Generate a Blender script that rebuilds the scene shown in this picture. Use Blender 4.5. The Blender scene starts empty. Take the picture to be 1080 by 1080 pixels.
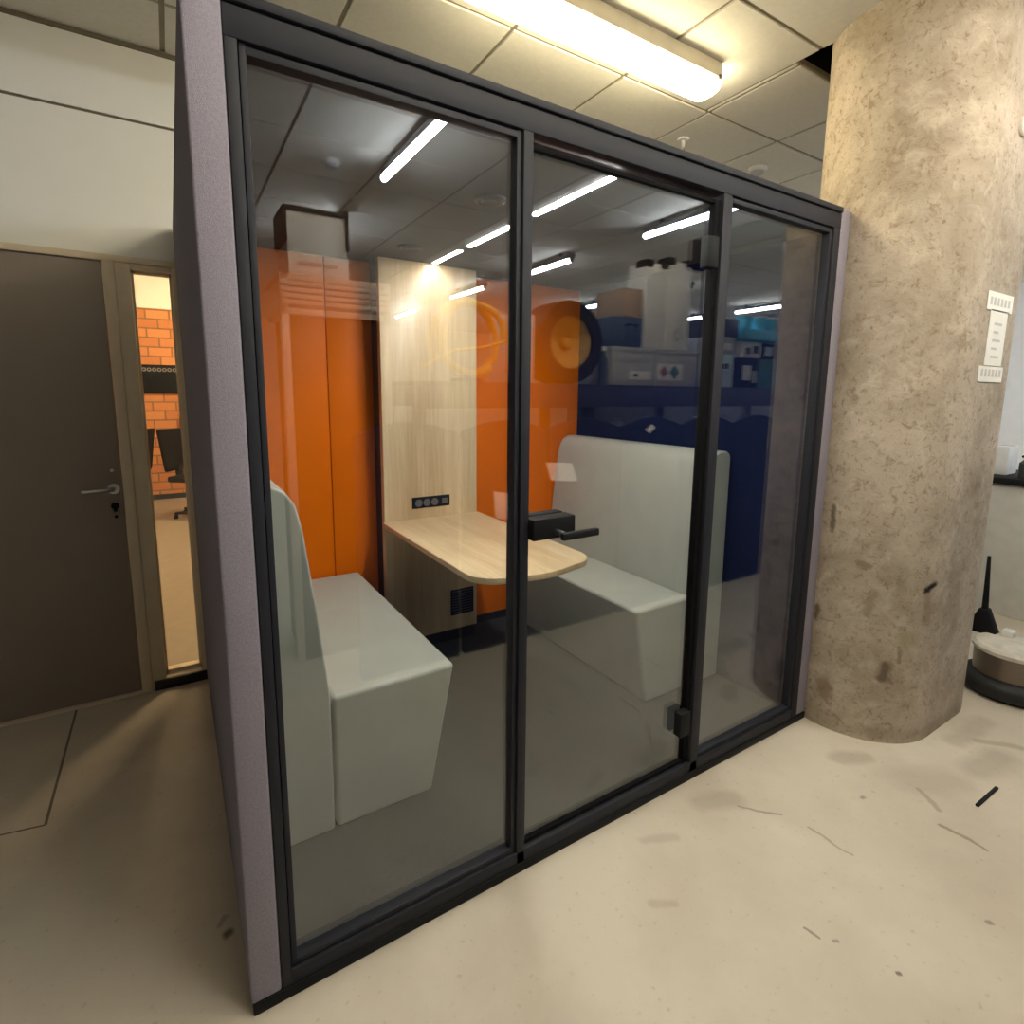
import bpy, bmesh, math, random
from mathutils import Vector, Matrix
random.seed(7)
C = bpy.context.scene.collection
PI = math.pi

# ------------------------------------------------------------------ materials
def nodes(name):
    m = bpy.data.materials.new(name); m.use_nodes = True
    nt = m.node_tree
    b = nt.nodes['Principled BSDF']
    return m, nt, b

def N(nt, typ, **kw):
    n = nt.nodes.new(typ)
    for k, v in kw.items():
        if k in n.inputs: n.inputs[k].default_value = v
        else: setattr(n, k, v)
    return n

def mat(name, col, rough=0.5, metal=0.0, var=0.06, scale=12, bump=0.0, bscale=200, spec=0.5, stretch=None):
    m, nt, b = nodes(name)
    tc = N(nt, 'ShaderNodeTexCoord')
    mp = N(nt, 'ShaderNodeMapping')
    if stretch: mp.inputs['Scale'].default_value = stretch
    nt.links.new(tc.outputs['Object'], mp.inputs['Vector'])
    no = N(nt, 'ShaderNodeTexNoise'); no.inputs['Scale'].default_value = scale; no.inputs['Detail'].default_value = 5
    nt.links.new(mp.outputs['Vector'], no.inputs['Vector'])
    rp = N(nt, 'ShaderNodeValToRGB')
    rp.color_ramp.elements[0].position = 0.3; rp.color_ramp.elements[1].position = 0.7
    rp.color_ramp.elements[0].color = (*[c * (1 - var) for c in col], 1)
    rp.color_ramp.elements[1].color = (*[min(1, c * (1 + var)) for c in col], 1)
    nt.links.new(no.outputs['Fac'], rp.inputs['Fac'])
    nt.links.new(rp.outputs['Color'], b.inputs['Base Color'])
    b.inputs['Roughness'].default_value = rough
    b.inputs['Metallic'].default_value = metal
    b.inputs['Specular IOR Level'].default_value = spec
    if bump:
        n2 = N(nt, 'ShaderNodeTexNoise'); n2.inputs['Scale'].default_value = bscale; n2.inputs['Detail'].default_value = 3
        nt.links.new(tc.outputs['Object'], n2.inputs['Vector'])
        bp = N(nt, 'ShaderNodeBump'); bp.inputs['Strength'].default_value = bump; bp.inputs['Distance'].default_value = 0.003
        nt.links.new(n2.outputs['Fac'], bp.inputs['Height'])
        nt.links.new(bp.outputs['Normal'], b.inputs['Normal'])
    return m

def emis(name, col, strength):
    m = bpy.data.materials.new(name); m.use_nodes = True
    nt = m.node_tree; nt.nodes.clear()
    o = N(nt, 'ShaderNodeOutputMaterial'); e = N(nt, 'ShaderNodeEmission')
    e.inputs['Color'].default_value = (*col, 1); e.inputs['Strength'].default_value = strength
    nt.links.new(e.outputs[0], o.inputs['Surface'])
    return m

def glass(name, r0=0.06, tint=(0.9, 0.92, 0.92)):
    m = bpy.data.materials.new(name); m.use_nodes = True
    nt = m.node_tree; nt.nodes.clear()
    o = N(nt, 'ShaderNodeOutputMaterial')
    tr = N(nt, 'ShaderNodeBsdfTransparent'); tr.inputs['Color'].default_value = (*tint, 1)
    gl = N(nt, 'ShaderNodeBsdfGlossy'); gl.inputs['Roughness'].default_value = 0.0
    gl.inputs['Color'].default_value = (0.96, 0.98, 1.0, 1)
    lw = N(nt, 'ShaderNodeLayerWeight'); lw.inputs['Blend'].default_value = 0.5
    pw = N(nt, 'ShaderNodeMath', operation='POWER'); pw.inputs[1].default_value = 4.5
    nt.links.new(lw.outputs['Facing'], pw.inputs[0])
    ma = N(nt, 'ShaderNodeMath', operation='MULTIPLY_ADD'); ma.inputs[1].default_value = 1 - r0; ma.inputs[2].default_value = r0
    nt.links.new(pw.outputs[0], ma.inputs[0])
    mx = N(nt, 'ShaderNodeMixShader')
    nt.links.new(ma.outputs[0], mx.inputs['Fac'])
    nt.links.new(tr.outputs[0], mx.inputs[1]); nt.links.new(gl.outputs[0], mx.inputs[2])
    nt.links.new(mx.outputs[0], o.inputs['Surface'])
    return m

def wood_mat(name, c1, c2, axis='Z', scale=9, rough=0.35):
    m, nt, b = nodes(name)
    tc = N(nt, 'ShaderNodeTexCoord'); mp = N(nt, 'ShaderNodeMapping')
    s = {'X': (0.06, 1, 1), 'Y': (1, 0.06, 1), 'Z': (1, 1, 0.05)}[axis]
    mp.inputs['Scale'].default_value = s
    nt.links.new(tc.outputs['Object'], mp.inputs['Vector'])
    n1 = N(nt, 'ShaderNodeTexNoise'); n1.inputs['Scale'].default_value = scale; n1.inputs['Detail'].default_value = 2; n1.inputs['Distortion'].default_value = 0.4
    n2 = N(nt, 'ShaderNodeTexNoise'); n2.inputs['Scale'].default_value = scale * 9; n2.inputs['Detail'].default_value = 4
    nt.links.new(mp.outputs['Vector'], n1.inputs['Vector']); nt.links.new(mp.outputs['Vector'], n2.inputs['Vector'])
    mx = N(nt, 'ShaderNodeMath', operation='MULTIPLY_ADD'); mx.inputs[1].default_value = 0.35
    nt.links.new(n2.outputs['Fac'], mx.inputs[0]); 
    m2 = N(nt, 'ShaderNodeMath', operation='MULTIPLY'); m2.inputs[1].default_value = 0.65
    nt.links.new(n1.outputs['Fac'], m2.inputs[0]); nt.links.new(m2.outputs[0], mx.inputs[2])
    rp = N(nt, 'ShaderNodeValToRGB')
    rp.color_ramp.elements[0].position = 0.36; rp.color_ramp.elements[1].position = 0.64
    rp.color_ramp.elements[0].color = (*c2, 1); rp.color_ramp.elements[1].color = (*c1, 1)
    nt.links.new(mx.outputs[0], rp.inputs['Fac']); nt.links.new(rp.outputs['Color'], b.inputs['Base Color'])
    b.inputs['Roughness'].default_value = rough
    return m

def spots(nt, pos, base, items):
    """items: (point_a, point_b, radius, colour, strength): darker worn marks with a shape of their own"""
    cur = base
    for a, bb, r, col, st in items:
        a = Vector(a); d = Vector(bb) - a; L2 = max(d.length_squared, 1e-9)
        sub = N(nt, 'ShaderNodeVectorMath', operation='SUBTRACT'); sub.inputs[1].default_value = a
        nt.links.new(pos, sub.inputs[0])
        dot = N(nt, 'ShaderNodeVectorMath', operation='DOT_PRODUCT'); dot.inputs[1].default_value = d / L2
        nt.links.new(sub.outputs[0], dot.inputs[0])
        cl = N(nt, 'ShaderNodeClamp'); nt.links.new(dot.outputs['Value'], cl.inputs['Value'])
        sc = N(nt, 'ShaderNodeVectorMath', operation='SCALE'); sc.inputs[0].default_value = d
        nt.links.new(cl.outputs[0], sc.inputs['Scale'])
        s2 = N(nt, 'ShaderNodeVectorMath', operation='SUBTRACT')
        nt.links.new(sub.outputs[0], s2.inputs[0]); nt.links.new(sc.outputs[0], s2.inputs[1])
        ln = N(nt, 'ShaderNodeVectorMath', operation='LENGTH'); nt.links.new(s2.outputs[0], ln.inputs[0])
        mr = N(nt, 'ShaderNodeMapRange'); mr.inputs['From Min'].default_value = r; mr.inputs['From Max'].default_value = r * 0.35
        mr.inputs['To Min'].default_value = 0; mr.inputs['To Max'].default_value = st
        nt.links.new(ln.outputs['Value'], mr.inputs['Value'])
        mx = N(nt, 'ShaderNodeMix', data_type='RGBA')
        nt.links.new(mr.outputs[0], mx.inputs['Factor']); nt.links.new(cur, mx.inputs['A'])
        mx.inputs['B'].default_value = (*col, 1)
        cur = mx.outputs['Result']
    return cur

def floor_mat():
    m, nt, b = nodes('painted_concrete_floor')
    tc = N(nt, 'ShaderNodeTexCoord')
    nx = N(nt, 'ShaderNodeTexNoise'); nx.inputs['Scale'].default_value = 9; nx.inputs['Detail'].default_value = 4
    nt.links.new(tc.outputs['Object'], nx.inputs['Vector'])
    wob = N(nt, 'ShaderNodeVectorMath', operation='MULTIPLY_ADD')
    wob.inputs[1].default_value = (0.05, 0.05, 0); wob.inputs[2].default_value = (-0.025, -0.025, 0)
    nt.links.new(nx.outputs['Color'], wob.inputs[0])
    pos = N(nt, 'ShaderNodeVectorMath', operation='ADD')
    nt.links.new(tc.outputs['Object'], pos.inputs[0]); nt.links.new(wob.outputs[0], pos.inputs[1])
    n1 = N(nt, 'ShaderNodeTexNoise'); n1.inputs['Scale'].default_value = 1.6; n1.inputs['Detail'].default_value = 7; n1.inputs['Roughness'].default_value = 0.6
    nt.links.new(tc.outputs['Object'], n1.inputs['Vector'])
    rp = N(nt, 'ShaderNodeValToRGB')
    rp.color_ramp.elements[0].position = 0.3; rp.color_ramp.elements[1].position = 0.62
    rp.color_ramp.elements[0].color = (0.51, 0.445, 0.35, 1); rp.color_ramp.elements[1].color = (0.63, 0.565, 0.46, 1)
    nt.links.new(n1.outputs['Fac'], rp.inputs['Fac'])
    # small dark grit
    n2 = N(nt, 'ShaderNodeTexNoise'); n2.inputs['Scale'].default_value = 42; n2.inputs['Detail'].default_value = 3
    nt.links.new(tc.outputs['Object'], n2.inputs['Vector'])
    r2 = N(nt, 'ShaderNodeMapRange'); r2.inputs['From Min'].default_value = 0.64; r2.inputs['From Max'].default_value = 0.78; r2.inputs['To Max'].default_value = 0.36
    nt.links.new(n2.outputs['Fac'], r2.inputs['Value'])
    mx = N(nt, 'ShaderNodeMix', data_type='RGBA'); nt.links.new(r2.outputs[0], mx.inputs['Factor'])
    nt.links.new(rp.outputs['Color'], mx.inputs['A']); mx.inputs['B'].default_value = (0.22, 0.18, 0.13, 1)
    gr = (0.30, 0.25, 0.18)
    dk = (0.10, 0.08, 0.055)
    it = [((1.50, -.10, 0), (1.62, -.16, 0), .06, gr, .40), ((2.20, -.24, 0), (2.30, -.30, 0), .05, gr, .45),
          ((2.60, -.57, 0), (2.80, -.60, 0), .08, gr, .45), ((2.30, -.46, 0), (2.44, -.54, 0), .10, gr, .28),
          ((2.75, -.45, 0), (3.05, -.46, 0), .06, gr, .35),
          ((1.599, -.19, 0), (1.695, -.297, 0), .007, gr, .75), ((1.723, -.374, 0), (1.739, -.523, 0), .007, gr, .6),
          ((2.276, -.497, 0), (2.216, -.589, 0), .013, gr, .6), ((2.142, -.621, 0), (2.139, -.747, 0), .010, gr, .9),
          ((1.357, -.577, 0), (1.365, -.611, 0), .006, dk, .6), ((1.395, -.640, 0), (1.403, -.648, 0), .007, dk, .5),
          ((1.447, -.779, 0), (1.455, -.784, 0), .008, dk, .8), ((1.828, -.844, 0), (1.838, -.851, 0), .010, dk, .55),
          ((2.041, -.402, 0), (2.047, -.404, 0), .011, dk, .5), ((-.037, .249, 0), (-.029, .253, 0), .018, dk, .9),
          ((-.048, .295, 0), (-.038, .325, 0), .012, dk, .4), ((2.85, -.50, 0), (2.95, -.62, 0), .03, gr, .5),
          ((1.05, -.30, 0), (1.10, -.33, 0), .02, gr, .35), ((1.2, -.12, 0), (1.30, -.17, 0), .025, gr, .3)]
    cur = spots(nt, pos.outputs[0], mx.outputs['Result'], it)
    nt.links.new(cur, b.inputs['Base Color'])
    b.inputs['Roughness'].default_value = 0.62
    b.inputs['Specular IOR Level'].default_value = 0.3
    return m

def concrete_mat():
    m, nt, b = nodes('bare_concrete_column')
    tc = N(nt, 'ShaderNodeTexCoord')
    def noise(scale, detail=6, rough=0.6, dist=0.0, stretch=None):
        n = N(nt, 'ShaderNodeTexNoise'); n.inputs['Scale'].default_value = scale; n.inputs['Detail'].default_value = detail
        n.inputs['Roughness'].default_value = rough; n.inputs['Distortion'].default_value = dist
        if stretch:
            mp = N(nt, 'ShaderNodeMapping'); mp.inputs['Scale'].default_value = stretch
            nt.links.new(tc.outputs['Object'], mp.inputs['Vector']); nt.links.new(mp.outputs[0], n.inputs['Vector'])
        else: nt.links.new(tc.outputs['Object'], n.inputs['Vector'])
        return n
    n1 = noise(2.6, 8, 0.65, 0.6)
    rp = N(nt, 'ShaderNodeValToRGB')
    rp.color_ramp.elements[0].position = 0.28; rp.color_ramp.elements[1].position = 0.70
    rp.color_ramp.elements[0].color = (0.27, 0.215, 0.155, 1); rp.color_ramp.elements[1].color = (0.57, 0.485, 0.39, 1)
    e = rp.color_ramp.elements.new(0.5); e.color = (0.43, 0.36, 0.28, 1)
    nt.links.new(n1.outputs['Fac'], rp.inputs['Fac'])
    # scabby dark pits
    n2 = noise(19, 5, 0.7, 1.0)
    r2 = N(nt, 'ShaderNodeMapRange'); r2.inputs['From Min'].default_value = 0.55; r2.inputs['From Max'].default_value = 0.68; r2.inputs['To Max'].default_value = 0.75
    nt.links.new(n2.outputs['Fac'], r2.inputs['Value'])
    mx = N(nt, 'ShaderNodeMix', data_type='RGBA'); nt.links.new(r2.outputs[0], mx.inputs['Factor'])
    nt.links.new(rp.outputs['Color'], mx.inputs['A']); mx.inputs['B'].default_value = (0.24, 0.17, 0.11, 1)
    n5 = noise(48, 4, 0.75, 0.6)
    r5 = N(nt, 'ShaderNodeMapRange'); r5.inputs['From Min'].default_value = 0.56; r5.inputs['From Max'].default_value = 0.66; r5.inputs['To Max'].default_value = 0.7
    nt.links.new(n5.outputs['Fac'], r5.inputs['Value'])
    m5 = N(nt, 'ShaderNodeMix', data_type='RGBA'); nt.links.new(r5.outputs[0], m5.inputs['Factor'])
    nt.links.new(mx.outputs['Result'], m5.inputs['A']); m5.inputs['B'].default_value = (0.20, 0.145, 0.085, 1)
    mx = m5
    # pale bloom
    n3 = noise(11, 6, 0.7, 0.5)
    r3 = N(nt, 'ShaderNodeMapRange'); r3.inputs['From Min'].default_value = 0.52; r3.inputs['From Max'].default_value = 0.75; r3.inputs['To Max'].default_value = 0.5
    nt.links.new(n3.outputs['Fac'], r3.inputs['Value'])
    m3 = N(nt, 'ShaderNodeMix', data_type='RGBA'); nt.links.new(r3.outputs[0], m3.inputs['Factor'])
    nt.links.new(mx.outputs['Result'], m3.inputs['A']); m3.inputs['B'].default_value = (0.66, 0.58, 0.47, 1)
    # scuffed, grimy foot and worn flat face
    dk = (0.085, 0.062, 0.04); br = (0.22, 0.165, 0.105)
    nx = noise(16, 4)
    wob = N(nt, 'ShaderNodeVectorMath', operation='MULTIPLY_ADD')
    wob.inputs[1].default_value = (0.05, 0.05, 0.06); wob.inputs[2].default_value = (-0.025, -0.025, -0.03)
    nt.links.new(nx.outputs['Color'], wob.inputs[0])
    pos = N(nt, 'ShaderNodeVectorMath', operation='ADD')
    nt.links.new(tc.outputs['Object'], pos.inputs[0]); nt.links.new(wob.outputs[0], pos.inputs[1])
    it = [((2.45, -.273, .305), (2.45, -.273, .345), .040, (.13, .095, .06), .9), ((2.56, -.345, .70), (2.60, -.36, .725), .018, (.02, .015, .01), 1),
          ((2.364, -.015, .50), (2.364, -.015, .55), .02, dk, .8), ((2.362, -.081, .16), (2.362, -.07, .20), .045, br, .7),
          ((2.38, -.156, .79), (2.40, -.19, .78), .018, br, .8), ((2.488, -.305, .38), (2.488, -.305, .44), .012, br, .7),
          ((2.58, -.353, .56), (2.57, -.35, .67), .03, br, .45), ((2.5, -.315, .48), (2.52, -.32, .48), .05, (.30, .25, .14), .45),
          ((2.361, -.046, .91), (2.361, -.046, 1.02), .018, dk, .75), ((2.40, -.2, .58), (2.41, -.22, .68), .025, br, .5),
          ((2.37, .0, .05), (2.45, -.27, .04), .05, br, .35), ((2.45, -.27, .04), (2.68, -.37, .03), .05, br, .35), ((2.68, -.37, .03), (3.0, -.37, .03), .04, br, .3)]
    cur = spots(nt, pos.outputs[0], m3.outputs['Result'], it)
    nt.links.new(cur, b.inputs['Base Color'])
    b.inputs['Roughness'].default_value = 0.85; b.inputs['Specular IOR Level'].default_value = 0.2
    bp = N(nt, 'ShaderNodeBump'); bp.inputs['Strength'].default_value = 0.45; bp.inputs['Distance'].default_value = 0.01
    nt.links.new(n2.outputs['Fac'], bp.inputs['Height']); nt.links.new(bp.outputs['Normal'], b.inputs['Normal'])
    return m

def brick_mat():
    m, nt, b = nodes('orange_brick')
    tc = N(nt, 'ShaderNodeTexCoord'); mp = N(nt, 'ShaderNodeMapping'); mp.inputs['Rotation'].default_value = (PI / 2, 0, 0)
    nt.links.new(tc.outputs['Object'], mp.inputs['Vector'])
    br = N(nt, 'ShaderNodeTexBrick'); br.inputs['Scale'].default_value = 1.0
    br.inputs['Brick Width'].default_value = 0.27; br.inputs['Row Height'].default_value = 0.122; br.inputs['Mortar Size'].default_value = 0.010
    br.inputs['Color1'].default_value = (0.62, 0.26, 0.09, 1); br.inputs['Color2'].default_value = (0.50, 0.18, 0.06, 1); br.inputs['Mortar'].default_value = (0.24, 0.12, 0.06, 1)
    nt.links.new(mp.outputs[0], br.inputs['Vector'])
    nt.links.new(br.outputs['Color'], b.inputs['Base Color']); b.inputs['Roughness'].default_value = 0.8
    return m

M = {}
M['felt'] = mat('mauve_grey_felt', (.275, .25, .295), .95, var=.10, scale=160, bump=.5, bscale=420, spec=.1)
M['navy_felt'] = mat('navy_felt', (.005, .010, .042), .95, var=.15, scale=60, bump=.3, bscale=420, spec=.1)
M['frame'] = mat('dark_grey_coated_metal', (.019, .020, .027), .6, 0.0, var=.05, spec=.25)
M['seal'] = mat('black_rubber_seal', (.007, .007, .008), .8, spec=.06)
M['black'] = mat('black_coated_metal', (.010, .010, .011), .6, spec=.15)
M['ceil_in'] = mat('charcoal_ceiling_lining', (.032, .032, .038), .8, var=.05)
M['carpet'] = mat('charcoal_carpet', (.040, .040, .038), .95, var=.2, scale=120, bump=.6, bscale=500, spec=.1)
M['orange'] = mat('orange_back_panel', (.86, .175, .002), .45, var=.05, scale=3, spec=.12)
M['wood_v'] = wood_mat('pale_oak_upright_grain', (.76, .58, .36), (.53, .37, .205), 'Z')
M['wood_t'] = wood_mat('pale_oak_tabletop_grain', (.78, .60, .37), (.57, .41, .23), 'Y', 9, .3)
M['wood_edge'] = mat('oak_edge_band', (.42, .30, .17), .45)
M['leather'] = mat('sage_grey_leatherette', (.44, .455, .40), .42, var=.04, scale=8, bump=.12, bscale=260)
M['led'] = emis('led_strip_glow', (1.0, .96, .90), 90)
M['led_end'] = emis('led_strip_dim_end', (1.0, .96, .90), 22)
M['socketgrey'] = mat('grey_socket', (.10, .10, .105), .4)
M['glass'] = glass('coated_glass', .082, (.90, .92, .92))
M['winglass'] = glass('window_glass', .03, (.97, .97, .96))
M['steel'] = mat('brushed_steel', (.55, .55, .56), .3, 1.0)
M['floor'] = floor_mat()
M['concrete'] = concrete_mat()
M['tile'] = mat('cream_ceiling_tile', (.81, .78, .70), .9, var=.03, scale=40, spec=.1)
M['tbar'] = mat('ceiling_grid_bar', (.32, .28, .20), .7)
M['void'] = mat('dark_ceiling_void', (.006, .005, .005), .9)
M['wall'] = mat('cream_wall_paint', (.86, .85, .80), .75, var=.02, scale=3, spec=.2)
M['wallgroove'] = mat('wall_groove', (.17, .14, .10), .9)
M['dimwall'] = mat('stone_wall_paint', (.50, .48, .43), .8, var=.02)
M['shade_wall'] = mat('darkened_wall', (.12, .125, .15), .8, var=.02)  # wall colour darkened to hold down bounce and reflected brightness
M['whitewall'] = mat('white_wall_paint', (.90, .90, .91), .7, var=.02)
M['door'] = mat('taupe_door_paint', (.27, .225, .185), .5, var=.04, scale=2)
M['doorframe'] = mat('cream_beige_frame_paint', (.70, .60, .44), .5, var=.03)
M['baseb'] = mat('black_skirting', (.012, .010, .009), .5)
M['brick'] = brick_mat()
M['lamp_warm'] = emis('warm_tube_diffuser', (1.0, .85, .53), 11.5)
M['lamp_fill'] = emis('unseen_fill_diffuser', (1.0, .89, .67), 8.6)  # glow of the two added, unseen fill lamps
M['lamp_cool'] = emis('white_tube_glow', (.89, .945, 1.0), 24.0)
M['lamp_room'] = emis('amber_lamp_glow', (1.0, .74, .42), 65.0)
M['lampbody'] = mat('lamp_housing_enamel', (.55, .50, .38), .5)
M['lampdark'] = mat('dark_lamp_housing', (.05, .05, .05), .5)
M['rubber'] = mat('black_rubber', (.010, .010, .011), .6)
M['gold'] = mat('golden_wood_core', (.62, .36, .10), .5, var=.15)
M['navy'] = mat('navy_fabric', (.006, .013, .060), .8, var=.12)
M['navy_metal'] = mat('navy_rack_paint', (.03, .038, .10), .45)
M['navy_case'] = mat('navy_plastic', (.06, .10, .17), .5)
M['greycrate'] = mat('grey_plastic_crate', (.48, .49, .52), .6)
M['whitebox'] = mat('white_carton', (.90, .90, .90), .75)
M['greywhite'] = mat('grey_white_carton', (.84, .84, .85), .75)
M['browncard'] = mat('brown_card', (.46, .32, .22), .8)
M['label'] = mat('white_label_paper', (.85, .85, .85), .7)
M['teal'] = mat('teal_ink', (.05, .20, .22), .6)
M['redbrown'] = mat('rust_ink', (.35, .12, .09), .6)
M['ink'] = mat('dark_ink', (.05, .055, .06), .6)
M['cyan'] = mat('blue_lit_cyan', (.12, .66, .92), .4)  # saturated colour stands in for blue light on the boxes
M['blond'] = mat('pale_shelf_board', (.72, .60, .54), .6, stretch=(.1, 1, 1))
M['paper'] = mat('white_paper', (.86, .83, .76), .8)
M['faintink'] = mat('faint_grey_ink', (.58, .56, .52), .8)
M['counter'] = mat('grey_counter_panel', (.58, .57, .53), .6)
M['lid'] = mat('pale_worn_lid', (.62, .58, .50), .5, var=.15, scale=18)
M['drum'] = mat('tarnished_steel_drum', (.24, .20, .17), .32, .85, stretch=(1, 1, 14))
M['red'] = mat('red_enamel', (.40, .015, .012), .4)
M['signdark'] = mat('dark_grey_sign', (.010, .010, .010), .7, spec=.1)
M['signgrey'] = mat('grey_sign_letters', (.20, .19, .18), .7)
M['chairdark'] = mat('dark_chair_mesh', (.012, .009, .008), .8, spec=.1)
M['ventdark'] = mat('dark_vent_plastic', (.018, .018, .020), .5)
M['plastic_white'] = mat('white_plastic', (.78, .78, .75), .4)
M['interfloor'] = mat('beige_room_floor', (.27, .22, .16), .55)
M['blueglow'] = mat('pale_blue_carton', (.55, .70, .78), .6)

# ------------------------------------------------------------------ mesh helpers
STORE = None
class MB:
    def __init__(s): s.bm = bmesh.new()
    def _merge(s, t, mtx=None):
        if mtx is not None: bmesh.ops.transform(t, matrix=mtx, verts=t.verts)
        me = bpy.data.meshes.new('tmp'); t.to_mesh(me); t.free()
        s.bm.from_mesh(me); bpy.data.meshes.remove(me); return s
    def box(s, x0, x1, y0, y1, z0, z1, bev=0.0, seg=2, mtx=None):
        t = bmesh.new(); bmesh.ops.create_cube(t, size=1)
        bmesh.ops.transform(t, matrix=Matrix.Translation(((x0 + x1) / 2, (y0 + y1) / 2, (z0 + z1) / 2)) @ Matrix.Diagonal((x1 - x0, y1 - y0, z1 - z0, 1)), verts=t.verts)
        if bev: bmesh.ops.bevel(t, geom=t.edges[:], offset=bev, segments=seg, affect='EDGES', profile=.5)
        return s._merge(t, mtx)
    def prism(s, pts, axis, a, b, bev=0.0, seg=3, mtx=None):
        """polygon pts in the two other axes, extruded from a to b along axis"""
        t = bmesh.new()
        def P(u, v, w):
            return {'X': (w, u, v), 'Y': (u, w, v), 'Z': (u, v, w)}[axis]
        v0 = [t.verts.new(P(u, v, a)) for u, v in pts]; v1 = [t.verts.new(P(u, v, b)) for u, v in pts]
        t.faces.new(v0); t.faces.new(v1[::-1])
        n = len(pts)
        for i in range(n): t.faces.new((v0[i], v1[i], v1[(i + 1) % n], v0[(i + 1) % n]))
        bmesh.ops.recalc_face_normals(t, faces=t.faces[:])
        if bev:
            ed = [e for e in t.edges if e.calc_face_angle(0) > .5]
            bmesh.ops.bevel(t, geom=ed, offset=bev, segments=seg, affect='EDGES', profile=.5)
        return s._merge(t, mtx)
    def lathe(s, prof, n=32, mtx=None):
        """prof: (r, z) list revolved about Z"""
        t = bmesh.new(); rings = []
        for r, z in prof:
            if r < 1e-6: rings.append([t.verts.new((0, 0, z))])
            else: rings.append([t.verts.new((r * math.cos(2 * PI * i / n), r * math.sin(2 * PI * i / n), z)) for i in range(n)])
        for a, b in zip(rings, rings[1:]):
            for i in range(n):
                j = (i + 1) % n
                if len(a) == 1 and len(b) == 1: continue
                if len(a) == 1: t.faces.new((a[0], b[i], b[j]))
                elif len(b) == 1: t.faces.new((a[i], a[j], b[0]))
                else: t.faces.new((a[i], a[j], b[j], b[i]))
        bmesh.ops.recalc_face_normals(t, faces=t.faces[:])
        return s._merge(t, mtx)
    def tube(s, pts, r, n=12):
        t = bmesh.new(); rings = []
        P = [Vector(p) for p in pts]
        for i, p in enumerate(P):
            d = (P[min(i + 1, len(P) - 1)] - P[max(i - 1, 0)]).normalized()
            up = Vector((0, 0, 1)) if abs(d.z) < .9 else Vector((1, 0, 0))
            a = d.cross(up).normalized(); b = d.cross(a)
            rr = r[i] if isinstance(r, (list, tuple)) else r
            rings.append([t.verts.new(p + rr * (math.cos(2 * PI * k / n) * a + math.sin(2 * PI * k / n) * b)) for k in range(n)])
        for a, b in zip(rings, rings[1:]):
            for k in range(n): t.faces.new((a[k], a[(k + 1) % n], b[(k + 1) % n], b[k]))
        t.faces.new(rings[0]); t.faces.new(rings[-1][::-1])
        bmesh.ops.recalc_face_normals(t, faces=t.faces[:])
        return s._merge(t)
    def build(s, name, material, parent=None, smooth=True, org=None):
        """org: world origin to store the mesh around (top-level) ; child meshes are given in world coords too"""
        if STORE is not None: bmesh.ops.transform(s.bm, matrix=STORE, verts=s.bm.verts)
        me = bpy.data.meshes.new(name)
        o = bpy.data.objects.new(name, me); C.objects.link(o)
        off = Vector(org) if org is not None else Vector((0, 0, 0))
        if parent is not None:
            o.parent = parent
            w = Vector((0, 0, 0)); q = parent
            while q is not None: w += q.location; q = q.parent
            off = w
        elif org is not None:
            if STORE is not None: off = STORE @ off
            o.location = off
        if off.length: bmesh.ops.translate(s.bm, vec=-off, verts=s.bm.verts)
        s.bm.to_mesh(me); s.bm.free()
        me.materials.append(M[material])
        if smooth:
            for p in me.polygons: p.use_smooth = True
            if material in ('leather', 'navy'):
                wn = o.modifiers.new('even_normals', 'WEIGHTED_NORMAL'); wn.keep_sharp = True; wn.weight = 90
            try: me.set_sharp_from_angle(angle=math.radians(35))
            except Exception: pass
        return o

def thing(name, label, cat, loc, group=None):
    o = bpy.data.objects.new(name, None); C.objects.link(o); o.location = (STORE @ Vector(loc)) if STORE is not None else loc
    o.empty_display_size = .1
    return tag(o, label, cat, group)
def tag(o, label, cat, group=None):
    o['label'] = label; o['category'] = cat
    if group: o['group'] = group
    return o
def struct(o, label=None):
    o['kind'] = 'structure'
    if label: o['label'] = label
    return o
def rot(axis, a): return Matrix.Rotation(a, 4, axis)
def tr(x, y, z): return Matrix.Translation((x, y, z))

# ------------------------------------------------------------------ setting
RX0, RX1, RY0, RY1, CZ = -3.0, 9.5, -11.0, 1.853, 2.996
struct(MB().box(RX0 - .1, RX1 + .1, RY0 - .1, 7.7, -.1, 0).build('floor', 'floor', smooth=False), 'beige painted concrete floor with scuffs')

# ceiling: one mesh of tiles hung in a grid, with an opening left round the column
t = MB()
px, py, g = .62, .62, .010
OX0, OX1, OY0, OY1 = 2.465, 3.60, -.80, .352
k0, k1 = int((RX0 - .015) // px), int((RX1 - .015) // px) + 1
j0, j1 = int((RY0 - .24) // py), int((RY1 - .24) // py) + 1
for k in range(k0, k1):
    for j in range(j0, j1):
        x0, x1 = .015 + k * px, .015 + (k + 1) * px; y0, y1 = .24 + j * py, .24 + (j + 1) * py
        x0, x1, y0, y1 = max(x0, RX0), min(x1, RX1), max(y0, RY0), min(y1, RY1)
        if x1 - x0 < .03 or y1 - y0 < .03: continue
        rects = [(x0, x1, y0, y1)]
        if x1 > OX0 + .01 and x0 < OX1 - .01 and y1 > OY0 + .01 and y0 < OY1 - .01:
            rects = []
            if x0 < OX0 - .03: rects.append((x0, OX0, y0, y1))
            if x1 > OX1 + .03: rects.append((OX1, x1, y0, y1))
            a, b = max(x0, OX0), min(x1, OX1)
            if y0 < OY0 - .03: rects.append((a, b, y0, OY0))
            if y1 > OY1 + .03: rects.append((a, b, OY1, y1))
        for (a, b, c, d) in rects:
            t.box(a + g, b - g, c + g, d - g, CZ, CZ + .015)
ceil = struct(t.build('ceiling', 'tile', smooth=False), 'cream suspended ceiling tiles')
b = MB()
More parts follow.
